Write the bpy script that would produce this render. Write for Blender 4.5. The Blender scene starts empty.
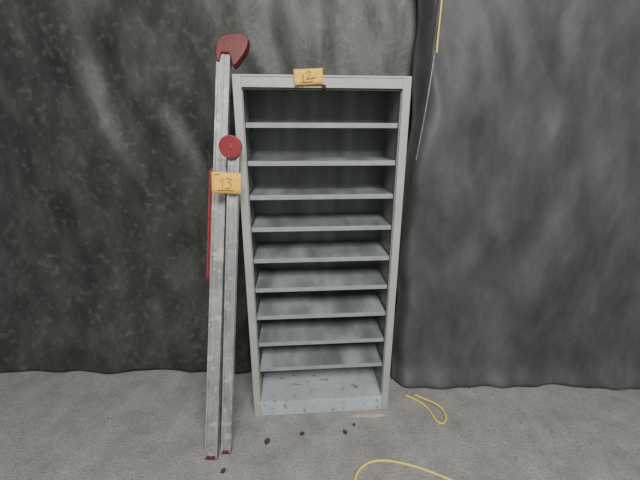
import bpy, bmesh, math, random
from mathutils import Vector, Matrix, noise
random.seed(4)
scene = bpy.context.scene
COL = scene.collection

# ---------------------------------------------------------------- materials
def new_mat(name):
    m = bpy.data.materials.new(name); m.use_nodes = True
    nt = m.node_tree
    return m, nt, nt.nodes["Principled BSDF"]

def mottled(name, stops, scale=8, detail=8, stretch=(1,1,1), rough=0.6, metallic=0.0,
            bump=0.1, bump_scale=60, bump_dist=0.003, speck=None, speck_scale=80, speck_pos=0.68, coord='Object', spec=0.5, speck_w=0.05, nrough=0.62):
    m, nt, b = new_mat(name)
    N, L = nt.nodes, nt.links
    tc = N.new('ShaderNodeTexCoord'); mp = N.new('ShaderNodeMapping')
    mp.inputs['Scale'].default_value = stretch
    L.new(tc.outputs[coord], mp.inputs['Vector'])
    n = N.new('ShaderNodeTexNoise'); n.inputs['Scale'].default_value = scale
    n.inputs['Detail'].default_value = detail; n.inputs['Roughness'].default_value = nrough
    L.new(mp.outputs[0], n.inputs['Vector'])
    r = N.new('ShaderNodeValToRGB'); el = r.color_ramp.elements
    while len(el) < len(stops): el.new(0.5)
    for e, (p, c) in zip(el, stops):
        e.position = p; e.color = (*c, 1)
    L.new(n.outputs['Fac'], r.inputs['Fac'])
    out = r.outputs['Color']
    if speck:
        n2 = N.new('ShaderNodeTexNoise'); n2.inputs['Scale'].default_value = speck_scale
        n2.inputs['Detail'].default_value = 5
        L.new(tc.outputs[coord], n2.inputs['Vector'])
        r2 = N.new('ShaderNodeValToRGB')
        r2.color_ramp.elements[0].position = speck_pos; r2.color_ramp.elements[0].color = (0,0,0,1)
        r2.color_ramp.elements[1].position = speck_pos+speck_w; r2.color_ramp.elements[1].color = (1,1,1,1)
        L.new(n2.outputs['Fac'], r2.inputs['Fac'])
        mx = N.new('ShaderNodeMixRGB'); mx.inputs['Color2'].default_value = (*speck, 1)
        L.new(r2.outputs['Color'], mx.inputs['Fac']); L.new(out, mx.inputs['Color1'])
        out = mx.outputs['Color']
    L.new(out, b.inputs['Base Color'])
    b.inputs['Roughness'].default_value = rough; b.inputs['Metallic'].default_value = metallic
    b.inputs['Specular IOR Level'].default_value = spec
    if bump:
        n3 = N.new('ShaderNodeTexNoise'); n3.inputs['Scale'].default_value = bump_scale
        n3.inputs['Detail'].default_value = 6
        L.new(tc.outputs[coord], n3.inputs['Vector'])
        bp = N.new('ShaderNodeBump'); bp.inputs['Strength'].default_value = bump
        bp.inputs['Distance'].default_value = bump_dist
        L.new(n3.outputs['Fac'], bp.inputs['Height']); L.new(bp.outputs[0], b.inputs['Normal'])
    return m

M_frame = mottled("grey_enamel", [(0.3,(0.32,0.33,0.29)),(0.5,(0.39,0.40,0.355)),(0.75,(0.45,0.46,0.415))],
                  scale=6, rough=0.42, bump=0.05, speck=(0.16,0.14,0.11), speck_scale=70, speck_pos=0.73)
M_inner = mottled("grey_enamel_inside_painted_sheen", [(0.3,(0.13,0.138,0.125)),(0.5,(0.19,0.20,0.185)),(0.72,(0.27,0.285,0.265))],
                  scale=4, detail=3, stretch=(3,1,0.4), rough=0.32, bump=0.02, nrough=0.4)  # darker than the front enamel; stretched pale streaks paint in soft reflections
M_shelf = mottled("shelf_enamel_painted_sheen", [(0.36,(0.17,0.18,0.18)),(0.5,(0.25,0.27,0.27)),(0.64,(0.37,0.40,0.405))],
                  scale=3.2, detail=3, stretch=(2.4,0.7,1), rough=0.28, bump=0.02, speck=(0.20,0.17,0.13), speck_scale=45, speck_pos=0.70, nrough=0.45)  # stretched light blotches paint soft reflections into the colour; specks are surface marks
M_lip = mottled("shelf_lip_enamel", [(0.3,(0.24,0.255,0.245)),(0.7,(0.35,0.37,0.36))], scale=12, rough=0.4, bump=0.03)
M_bottom = mottled("bottom_shelf_enamel", [(0.3,(0.36,0.41,0.42)),(0.55,(0.45,0.50,0.51)),(0.75,(0.53,0.57,0.58))],
                  scale=5, rough=0.4, bump=0.02, speck=(0.22,0.15,0.09), speck_scale=24, speck_pos=0.60, speck_w=0.12)
M_dark = mottled("near_black_paint", [(0.3,(0.012,0.012,0.012)),(0.7,(0.03,0.03,0.028))], rough=0.8, bump=0)  # near-black colour that paints slot shade; also on lip, lock and wire
M_alu = mottled("scuffed_aluminium", [(0.3,(0.28,0.28,0.275)),(0.5,(0.42,0.42,0.41)),(0.75,(0.56,0.56,0.55))],
                  scale=14, stretch=(1,1,0.4), rough=0.42, metallic=0.5, bump=0.1, speck=(0.62,0.60,0.54), speck_scale=24, speck_pos=0.57)
M_red = mottled("red_plastic", [(0.3,(0.09,0.014,0.014)),(0.7,(0.17,0.028,0.028))], scale=14, rough=0.5, bump=0.08,
                speck=(0.26,0.15,0.13), speck_scale=40, speck_pos=0.66)
M_redc = mottled("red_plastic_bright", [(0.3,(0.19,0.02,0.022)),(0.7,(0.28,0.032,0.035))], scale=14, rough=0.5, bump=0.05)
M_label = mottled("yellow_card", [(0.3,(0.85,0.47,0.06)),(0.7,(0.95,0.57,0.10))], scale=10, rough=0.7, bump=0.02)
M_ink = mottled("brown_ink", [(0.3,(0.16,0.05,0.015)),(0.7,(0.22,0.07,0.02))], rough=0.6, bump=0)
M_sheet = mottled("dusty_dark_sheeting", [(0.30,(0.020,0.0205,0.018)),(0.48,(0.038,0.039,0.034)),(0.62,(0.060,0.061,0.053)),(0.80,(0.14,0.14,0.122))],
                  scale=4, detail=12, stretch=(1.4,1,0.7), rough=0.5, bump=0.3, bump_scale=35, bump_dist=0.006,
                  speck=(0.088,0.088,0.077), speck_scale=22, speck_pos=0.54, speck_w=0.25)
M_sheet2 = mottled("grey_sheeting", [(0.30,(0.042,0.0425,0.042)),(0.5,(0.070,0.071,0.070)),(0.75,(0.115,0.116,0.114))],
                  scale=3.5, detail=10, stretch=(1.3,1,0.7), rough=0.55, bump=0.25, bump_scale=30, bump_dist=0.006, spec=0.35)
M_wall = mottled("sooty_concrete_wall", [(0.3,(0.03,0.03,0.028)),(0.7,(0.10,0.10,0.09))], scale=4, rough=0.9, bump=0.4, bump_scale=20)
M_floor = mottled("rough_concrete_floor", [(0.25,(0.18,0.173,0.16)),(0.45,(0.28,0.272,0.258)),(0.6,(0.35,0.342,0.328)),(0.8,(0.46,0.452,0.438))],
                  scale=5, detail=15, rough=0.85, bump=0.7, bump_scale=80, bump_dist=0.006,
                  speck=(0.19,0.183,0.17), speck_scale=95, speck_pos=0.50, speck_w=0.2, nrough=0.74)
M_stone = mottled("gravel_stone", [(0.3,(0.14,0.135,0.125)),(0.7,(0.42,0.41,0.39))], scale=30, rough=0.9, bump=0.2)
M_leaf = mottled("dry_leaf", [(0.3,(0.035,0.028,0.02)),(0.7,(0.085,0.06,0.035))], scale=30, rough=0.8, bump=0.2)
M_yellow = mottled("yellow_rubber", [(0.3,(0.76,0.60,0.10)),(0.7,(0.90,0.74,0.17))], scale=20, rough=0.5, bump=0.03)
M_steel = mottled("galvanised_steel", [(0.3,(0.13,0.13,0.13)),(0.7,(0.24,0.24,0.24))], scale=20, rough=0.45, metallic=0.6, bump=0.05)
M_paper = mottled("torn_cardboard", [(0.3,(0.40,0.37,0.25)),(0.7,(0.54,0.51,0.37))], scale=20, rough=0.8, bump=0.1)

# ---------------------------------------------------------------- helpers
def add_obj(name, me, parent=None, mat=None):
    o = bpy.data.objects.new(name, me); COL.objects.link(o)
    if parent: o.parent = parent
    if mat: me.materials.append(mat)
    return o
def empty(name, loc=(0,0,0), rot=(0,0,0)):
    e = bpy.data.objects.new(name, None); COL.objects.link(e)
    e.location = loc; e.rotation_euler = rot; e.empty_display_size = 0.1
    return e
def bevel(o, w=0.002, seg=2):
    md = o.modifiers.new("bevel", 'BEVEL'); md.width = w; md.segments = seg; md.limit_method = 'ANGLE'
def bm_box(bm, a, b):
    vs = [bm.verts.new((x,y,z)) for x in (a[0],b[0]) for y in (a[1],b[1]) for z in (a[2],b[2])]
    for f in ((0,1,3,2),(4,6,7,5),(0,4,5,1),(2,3,7,6),(0,2,6,4),(1,5,7,3)):
        bm.faces.new([vs[i] for i in f])
def boxes(name, lst, parent=None, mat=None, bw=0.0015):
    bm = bmesh.new()
    for a, b in lst: bm_box(bm, a, b)
    bmesh.ops.recalc_face_normals(bm, faces=bm.faces)
    me = bpy.data.meshes.new(name); bm.to_mesh(me); bm.free()
    o = add_obj(name, me, parent, mat)
    if bw: bevel(o, bw)
    return o
def prism(name, pts, y0, y1, parent=None, mat=None, bw=0.003, seg=3):
    bm = bmesh.new()
    A = [bm.verts.new((x,y0,z)) for x,z in pts]; B = [bm.verts.new((x,y1,z)) for x,z in pts]
    bm.faces.new(A); bm.faces.new(B[::-1]); n = len(pts)
    for i in range(n): bm.faces.new((A[i],A[(i+1)%n],B[(i+1)%n],B[i]))
    bmesh.ops.recalc_face_normals(bm, faces=bm.faces)
    me = bpy.data.meshes.new(name); bm.to_mesh(me); bm.free()
    o = add_obj(name, me, parent, mat)
    if bw: bevel(o, bw, seg)
    return o
def tube(name, pts, r, parent=None, mat=None, poly=False):
    cu = bpy.data.curves.new(name, 'CURVE'); cu.dimensions = '3D'
    cu.bevel_depth = r; cu.bevel_resolution = 3; cu.resolution_u = 10; cu.use_fill_caps = True
    if poly:
        s = cu.splines.new('POLY'); s.points.add(len(pts)-1)
        for p, q in zip(s.points, pts): p.co = (*q, 1)
    else:
        s = cu.splines.new('NURBS'); s.points.add(len(pts)-1); s.order_u = 4; s.use_endpoint_u = True
        for p, q in zip(s.points, pts): p.co = (*q, 1)
    tmp = bpy.data.objects.new(name+"_c", cu); COL.objects.link(tmp)
    dg = bpy.context.evaluated_depsgraph_get(); dg.update()
    me = bpy.data.meshes.new_from_object(tmp.evaluated_get(dg)); me.name = name
    bpy.data.objects.remove(tmp); bpy.data.curves.remove(cu)
    for p in me.polygons: p.use_smooth = True
    me.materials.clear()
    return add_obj(name, me, parent, mat)

# ---------------------------------------------------------------- room shell
floor = boxes("floor", [((-3.2,-1.6,-0.1),(3.2,2.45,0.0))], None, M_floor, 0)
boxes("wall_back", [((-3.2,2.45,-0.1),(3.2,2.57,3.4))], None, M_wall, 0)

def drape(name, x0, x1, z0, z1, yfun, mat, nx, nz, thick=0.003):
    bm = bmesh.new(); g = []
    for j in range(nz+1):
        z = z0+(z1-z0)*j/nz; row = []
        for i in range(nx+1):
            u = i/nx; x = x0+(x1-x0)*u
            row.append(bm.verts.new(yfun(x, z, u)))
        g.append(row)
    for j in range(nz):
        for i in range(nx):
            f = bm.faces.new((g[j][i],g[j][i+1],g[j+1][i+1],g[j+1][i])); f.smooth = True
    me = bpy.data.meshes.new(name); bm.to_mesh(me); bm.free()
    o = add_obj(name, me, None, mat)
    s = o.modifiers.new("sol",'SOLIDIFY'); s.thickness = thick
    return o
def sstep(a,b,x):
    t=max(0,min(1,(x-a)/(b-a))); return t*t*(3-2*t)
def f_back(x, z, u):
    w = noise.noise(Vector((x*0.9, z*0.6, 1.0)))
    a = 0.008*math.sin(x*14 + 6.0*w)
    a += 0.040*noise.noise(Vector((x*2.2, z*1.0, 5.0))) + 0.014*noise.noise(Vector((x*7+z*2, z*3, 2.0)))
    a += 0.020*abs(noise.noise(Vector((x*3.2-z*1.5, z*1.6, 14.0))))
    a -= 0.20*(1-sstep(-0.52,-0.44,x))*(1-sstep(0.0,0.9,z))
    return (x, 2.35 + a, z)
drape("hanging_tarp", -3.1, 3.1, 0.004, 3.2, f_back, M_sheet, 380, 140)

def f_right(x, z, u):
    k = (z/2.6)
    xx = 0.50 + 0.05*k + (x-0.50) + (0.015*math.sin(z*4)+0.01*math.sin(z*11+1))*(1-u)
    a = 0.05*noise.noise(Vector((x*2.2, z*1.1, 3.0))) + 0.018*noise.noise(Vector((x*7+z, z*2.8, 7.0)))
    a += 0.030*abs(noise.noise(Vector((x*4+z*1.6, z*1.8, 12.0))))
    curl = 0.10*math.exp(-((x-0.50)/0.045)**2)
    hem = -0.08*math.exp(-(z/0.09)**2)*(0.8+0.5*noise.noise(Vector((x*4,0,0))))
    return (xx, 2.05 + 0.10*k + a + curl + hem, z)
drape("draped_sheet", 0.50, 2.9, 0.006, 3.1, f_right, M_sheet2, 200, 160)

# ---------------------------------------------------------------- shelving cabinet
W, H, Dp = 0.842, 1.95, 0.33
h = W/2
cab = empty("shelving_cabinet", (0.013, 1.768, 0.0), (0,math.radians(0.1),math.radians(4.2)))
boxes("side_panel_left",  [((-h,0.002,0.0),(-h+0.003,Dp,H))], cab, M_frame, 0)
boxes("side_panel_right", [((h-0.003,0.002,0.0),(h,Dp,H))], cab, M_frame, 0)
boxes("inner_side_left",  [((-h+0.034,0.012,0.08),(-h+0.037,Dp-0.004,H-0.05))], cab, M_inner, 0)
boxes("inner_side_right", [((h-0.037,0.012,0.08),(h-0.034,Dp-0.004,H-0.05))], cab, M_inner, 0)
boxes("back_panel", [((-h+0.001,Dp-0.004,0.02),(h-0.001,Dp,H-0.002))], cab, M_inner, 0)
boxes("top_panel", [((-h,0.001,H-0.003),(h,Dp,H))], cab, M_frame, 0.001)
boxes("stile_left",  [((-h,0,0.0),(-h+0.040,0.022,H))], cab, M_frame, 0.003)
boxes("stile_right", [((h-0.040,0,0.0),(h,0.022,H))], cab, M_frame, 0.003)
boxes("guide_lip_left",  [((-h+0.0405,0.012,0.09),(-h+0.044,0.030,H-0.055))], cab, M_lip, 0.001)
boxes("guide_lip_right", [((h-0.044,0.012,0.09),(h-0.0405,0.030,H-0.055))], cab, M_lip, 0.001)
boxes("top_rail", [((-h+0.040,0.001,H-0.055),(h-0.040,0.024,H-0.003)),
                   ((-h+0.040,-0.003,H-0.010),(h-0.040,0.002,H-0.002))], cab, M_frame, 0.002)
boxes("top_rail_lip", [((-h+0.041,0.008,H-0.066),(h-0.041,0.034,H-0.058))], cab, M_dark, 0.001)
boxes("plinth", [((-h+0.040,0.002,0.0),(h-0.040,0.018,0.088))], cab, M_bottom, 0.002)
boxes("bottom_shelf", [((-h+0.038,0.004,0.088),(h-0.038,Dp-0.005,0.100))], cab, M_bottom, 0.002)
zs = [1.728,1.545,1.372,1.200,1.022,0.846,0.672,0.494,0.318]
for i, z in enumerate(zs):
    s = boxes(f"shelf_{i+1}", [((-h+0.046,0.034,-0.001),(h-0.046,Dp-0.006,0.001))], cab, M_shelf, 0)
    # give each board its own patch of the painted reflection blotches and specks
    sh = Vector((random.uniform(-9,9), random.uniform(-9,9), 0))
    s.data.transform(Matrix.Translation(sh)); s.location = Vector((0,0,z+0.011)) - sh
    boxes(f"shelf_lip_{i+1}", [((-h+0.046,0.030,z-0.012),(h-0.046,0.034,z+0.012)),
                               ((-h+0.046,0.034,z-0.012),(h-0.046,0.046,z-0.010))], cab, M_lip, 0.001)
    cl = []
    for sx in (-1,1):
        for yy in (0.06,0.27):
            xa, xb = sorted((sx*(h-0.038), sx*(h-0.050)))
            cl.append(((xa,yy,z-0.012),(xb,yy+0.018,z+0.008)))
    boxes(f"shelf_clips_{i+1}", cl, cab, M_steel, 0.001)
sl = []
for sx in (-1,1):
    for yy in (0.065,0.275):
        z = 0.14
        while z < H-0.1:
            xa, xb = sorted((sx*(h-0.0369), sx*(h-0.0374)))
            sl.append(((xa,yy,z),(xb,yy+0.008,z+0.012))); z += 0.0352
boxes("dark_slot_boxes", sl, cab, M_dark, 0)  # thin dark boxes paint the shade of slots; nothing is cut through
bm = bmesh.new()
bmesh.ops.create_cone(bm, cap_ends=True, segments=24, radius1=0.010, radius2=0.010, depth=0.006,
    matrix=Matrix.Translation((0.002,-0.001,H-0.050)) @ Matrix.Rotation(math.radians(90),4,'X'))
me = bpy.data.meshes.new("lock"); bm.to_mesh(me); bm.free(); add_obj("lock", me, cab, M_dark)

# ---------------------------------------------------------------- lot tags
def label(name, loc, rot, w, hh, strokes):
    e = empty(name, loc, rot)
    bm = bmesh.new(); n=10; rows=[]
    for j in range(5):
        row=[]
        for i in range(n+1):
            x=-w/2+w*i/n; z=-hh/2+hh*j/4
            row.append(bm.verts.new((x,-0.004*((x/(w/2))**2)-0.002*(z/(hh/2)),z)))
        rows.append(row)
    for j in range(4):
        for i in range(n): bm.faces.new((rows[j][i],rows[j][i+1],rows[j+1][i+1],rows[j+1][i])).smooth=True
    me = bpy.data.meshes.new("card"); bm.to_mesh(me); bm.free()
    o = add_obj("card", me, e, M_label)
    s=o.modifiers.new("s",'SOLIDIFY'); s.thickness=0.0006
    for k, st in enumerate(strokes):
        tube(f"ink_{k+1}", [(x,-0.0028-0.004*((x/(w/2))**2)-0.002*(z/(hh/2)),z) for x,z in st], 0.0015, e, M_ink, True)
    return e
label("yellow_lot_tag", (-0.053,1.748,1.940), (0,math.radians(-3),math.radians(3.6)), 0.132, 0.066,
      [[(-0.03,-0.008),(-0.02,0.016),(-0.024,-0.018)],
       [(-0.008,0.014),(0.002,0.024),(0.010,0.016),(0.0,-0.002),(-0.012,-0.010),(0.006,-0.009),(0.034,-0.004)],
       [(-0.036,-0.020),(-0.01,-0.022),(0.02,-0.02)]])
label("yellow_lot_tag", (-0.436,1.622,1.470), (math.radians(-6),math.radians(3),0), 0.136, 0.096,
      [[(-0.028,0.004),(-0.014,0.024),(-0.020,-0.028)],
       [(0.0,0.022),(0.024,0.018),(0.008,0.004),(0.024,-0.006),(0.016,-0.024),(-0.004,-0.024)],
       [(-0.040,-0.036),(0.0,-0.033),(0.034,-0.034)],
       [(-0.055,0.038),(-0.03,0.037)]])

# ---------------------------------------------------------------- ladder (stored edge-on, rungs run back toward the tarp)
lad = empty("aluminium_ladder")
def rail(name, p0, p1, w=0.058, d=0.028, mat=M_alu, t=0.004):
    p0, p1 = Vector(p0), Vector(p1)
    z = (p1-p0).normalized(); x = Vector((1,0,0)); x = (x - z*x.dot(z)).normalized(); y = z.cross(x)
    f = 0.009   # raised flanges either side of a recessed web
    prof = [(-w/2,-d/2-f),(-w/2+0.008,-d/2-f),(-w/2+0.010,-d/2),(-0.005,-d/2),(-0.003,-d/2-0.003),(0.003,-d/2-0.003),(0.005,-d/2),
            (w/2-0.010,-d/2),(w/2-0.008,-d/2-f),(w/2,-d/2-f),
            (w/2,d/2),(w/2-t,d/2),(w/2-t,-d/2+t),(-w/2+t,-d/2+t),(-w/2+t,d/2),(-w/2,d/2)]
    bm = bmesh.new(); rings=[]
    for p in (p0,p1): rings.append([bm.verts.new(p + x*a + y*b) for a,b in prof])
    n=len(prof)
    for i in range(n): bm.faces.new((rings[0][i],rings[0][(i+1)%n],rings[1][(i+1)%n],rings[1][i]))
    bm.faces.new(rings[0][::-1]); bm.faces.new(rings[1])
    bmesh.ops.recalc_face_normals(bm, faces=bm.faces)
    me=bpy.data.meshes.new(name); bm.to_mesh(me); bm.free()
    return add_obj(name, me, lad, mat)
def lerp(a,b,t): return tuple(a[i]+(b[i]-a[i])*t for i in range(3))
def off(p, d): return (p[0]+d[0], p[1]+d[1], p[2])
A0,A1 = (-0.590,1.455,0.012),(-0.474,1.93,2.09)
B0,B1 = (-0.518,1.490,0.012),(-0.402,1.69,1.62)
dA = (-0.065,0.26); dB = (-0.095,0.30)
AR0,AR1 = off(A0,dA),off(A1,dA); BR0,BR1 = off(B0,dB),off(B1,dB)
rail("tall_stile_near",A0,A1,0.066); rail("tall_stile_far",AR0,AR1,0.056)
rail("short_stile_near",B0,B1,0.052); rail("short_stile_far",BR0,BR1,0.044)
for i in range(7):
    t=0.10+0.13*i
    tube(f"tall_rung_{i+1}",[lerp(AR0,AR1,t),lerp(A0,A1,t)],0.014,lad,M_alu,True)
for i in range(6):
    t=0.13+0.15*i
    tube(f"short_rung_{i+1}",[lerp(BR0,BR1,t),lerp(B0,B1,t)],0.014,lad,M_alu,True)
for nm,P0,P1,ts in (("tall_rivets",A0,A1,[0.10+0.13*i for i in range(7)]),("short_rivets",B0,B1,[0.13+0.15*i for i in range(6)])):
    bm=bmesh.new()
    for t in ts:
        q=lerp(P0,P1,t)
        bmesh.ops.create_cone(bm,cap_ends=True,segments=20,radius1=0.010,radius2=0.011,depth=0.006,
            matrix=Matrix.Translation((q[0],q[1]-0.0165,q[2]))@Matrix.Rotation(math.radians(80),4,'X'))
    me=bpy.data.meshes.new(nm); bm.to_mesh(me); bm.free(); add_obj(nm,me,lad,M_alu)
for k,(p,wd) in enumerate(((A0,0.034),(AR0,0.030),(B0,0.027),(BR0,0.024))):
    boxes(f"foot_{k+1}", [((p[0]-wd,p[1]-0.02,0.0),(p[0]+wd,p[1]+0.02,0.022))], lad, M_red, 0.004)
hook=[(-0.040,-0.060),(-0.046,-0.02),(-0.044,0.030),(-0.030,0.055),(0.0,0.070),(0.06,0.080),(0.10,0.074),(0.112,0.055),(0.108,0.02),(0.095,-0.01),
      (0.078,-0.038),(0.058,-0.066),(0.040,-0.078),(0.030,-0.04),(0.018,-0.018),(-0.018,-0.018),(-0.028,-0.060)]
o=prism("head_hook_near",hook,-0.030,0.030,lad,M_red,0.011,4); o.location=(A1[0]+0.008,A1[1]-0.004,A1[2]-0.010); o.rotation_euler=(math.radians(-12),math.radians(4),0)
cap=[(-0.034,-0.04),(-0.034,0.02),(-0.02,0.032),(0.02,0.032),(0.034,0.02),(0.034,-0.04)]
o=prism("head_cap_far",cap,-0.02,0.02,lad,M_red,0.006,3); o.location=AR1
def hinge(nm,p):
    bm=bmesh.new(); R=Matrix.Rotation(math.radians(90),4,'X')
    bmesh.ops.create_cone(bm,cap_ends=True,segments=40,radius1=0.050,radius2=0.054,depth=0.034,matrix=R)
    bmesh.ops.create_cone(bm,cap_ends=True,segments=24,radius1=0.016,radius2=0.014,depth=0.04,matrix=R)
    me=bpy.data.meshes.new(nm); bm.to_mesh(me); bm.free()
    o=add_obj(nm,me,lad,M_redc); o.location=(p[0]-0.010,p[1]-0.030,p[2]+0.012); bevel(o,0.005,3)
hinge("hinge_cap_near",B1)
o=prism("hinge_cap_far",cap,-0.02,0.02,lad,M_red,0.006,3); o.location=BR1
pa=lerp(A0,A1,0.46); pb=lerp(A0,A1,0.72)
rail("red_lock_bar",(pa[0]-0.042,pa[1]-0.005,pa[2]),(pb[0]-0.042,pb[1]-0.005,pb[2]),0.020,0.018,M_redc)
boxes("lock_bar_clamps",[((q[0]-0.05,q[1]-0.010,q[2]-0.015),(q[0]-0.02,q[1]+0.016,q[2]+0.015)) for q in (pa,pb)],lad,M_redc,0.003)

# ---------------------------------------------------------------- cables etc.
tube("yellow_cable",[(0.16,1.20,0.008),(0.165,1.30,0.008),(0.20,1.39,0.008),(0.30,1.435,0.008),(0.42,1.42,0.008),(0.56,1.375,0.008),(0.8,1.25,0.008),(1.0,1.05,0.008),(1.1,0.8,0.008)],0.0065,None,M_yellow)
tube("yellow_cable",[(0.575,1.91,0.008),(0.62,1.88,0.008),(0.67,1.84,0.008),(0.70,1.78,0.008),(0.705,1.70,0.008),(0.74,1.66,0.008),(0.79,1.72,0.008),(0.78,1.80,0.014),(0.72,1.85,0.018),(0.67,1.88,0.014),(0.64,1.915,0.008)],0.006,None,M_yellow)
pole = empty("hanging_rod")
tube("rod",[(0.630,2.03,2.62),(0.597,1.98,2.18),(0.567,1.965,1.80),(0.530,1.96,1.55)],0.0055,pole,M_steel)
tube("hanging_wire",[(0.60,1.99,2.62),(0.57,1.96,2.20),(0.550,1.95,1.9),(0.525,1.96,1.6),(0.50,2.00,1.2),(0.49,2.02,0.9)],0.003,pole,M_dark)
tube("yellow_cord",[(0.622,2.02,2.62),(0.602,1.99,2.40),(0.598,1.975,2.24),(0.590,1.965,2.14),(0.592,1.96,2.08)],0.004,pole,M_yellow)

# debris (part of the dirty floor)
bm = bmesh.new()
for k in range(650):
    x=random.uniform(-1.6,1.6); y=random.uniform(0.9,2.2); r=random.choice([0.002,0.0025,0.003,0.003,0.004,0.005,0.006])
    mtx=Matrix.Translation((x,y,r*0.5))@Matrix.Rotation(random.random()*6,4,'Z')@Matrix.Diagonal((r*1.4,r,r*0.7,1))
    bmesh.ops.create_icosphere(bm,subdivisions=1,radius=1,matrix=mtx)
me=bpy.data.meshes.new("gravel"); bm.to_mesh(me); bm.free(); add_obj("gravel",me,floor,M_stone)
def leaf(x,y,s,rz):
    bm=bmesh.new(); n=8; L=[];Rr=[];C=[]
    for i in range(n+1):
        t=i/n; w=0.42*math.sin(math.pi*t)**0.8; zz=0.25*t*t+0.05
        L.append(bm.verts.new((t*s,w*s,(zz+0.25*w)*s))); C.append(bm.verts.new((t*s,0,zz*s*0.7))); Rr.append(bm.verts.new((t*s,-w*s,(zz+0.2*w)*s)))
    for i in range(n):
        bm.faces.new((C[i],C[i+1],L[i+1],L[i])); bm.faces.new((Rr[i],Rr[i+1],C[i+1],C[i]))
    me=bpy.data.meshes.new("dry_leaf"); bm.to_mesh(me); bm.free()
    o=add_obj("dry_leaf",me,None,M_leaf); o.location=(x,y,0.001); o.rotation_euler=(0,0,rz)
    so=o.modifiers.new("s",'SOLIDIFY'); so.thickness=0.001
leaf(-0.31,1.53,0.040,1.2); leaf(-0.12,1.60,0.030,0.2); leaf(0.155,1.60,0.032,2.0); leaf(-0.52,1.36,0.032,0.6); leaf(0.20,1.66,0.022,1.0)
o=prism("cardboard_scrap",[(-0.10,0),(0.08,0.005),(0.11,0.02),(0.06,0.032),(-0.02,0.028),(-0.095,0.022)],0,0.003,None,M_paper,0.0005,1)
o.rotation_euler=(math.radians(90),0,math.radians(4)); o.location=(0.30,1.752,0.004)

# ---------------------------------------------------------------- light
w = bpy.data.worlds.new("overcast"); scene.world = w; w.use_nodes = True
bg = w.node_tree.nodes["Background"]; bg.inputs[0].default_value=(0.88,0.94,1.0,1); bg.inputs[1].default_value=0.30
def area(name, loc, target, size, size_y, power, col):
    l=bpy.data.lights.new(name,'AREA'); l.shape='RECTANGLE'; l.size=size; l.size_y=size_y; l.energy=power; l.color=col
    o=bpy.data.objects.new(name,l); COL.objects.link(o); o.location=loc
    o.rotation_euler=(Vector(target)-Vector(loc)).to_track_quat('-Z','Y').to_euler(); return o
area("added_soft_key",(0.5,-1.8,3.8),(0,1.8,0.4),2.0,1.2,250,(1.0,0.99,0.965))  # added area lamp for soft daylight from high behind the camera; no doorway there

cam = bpy.data.cameras.new("camera"); co=bpy.data.objects.new("camera",cam); COL.objects.link(co)
cam.sensor_width=36; cam.lens=19.5; cam.clip_start=0.02
co.location=(0,0,1.70); co.rotation_euler=(math.radians(90-17.4),0,0)
scene.camera=co
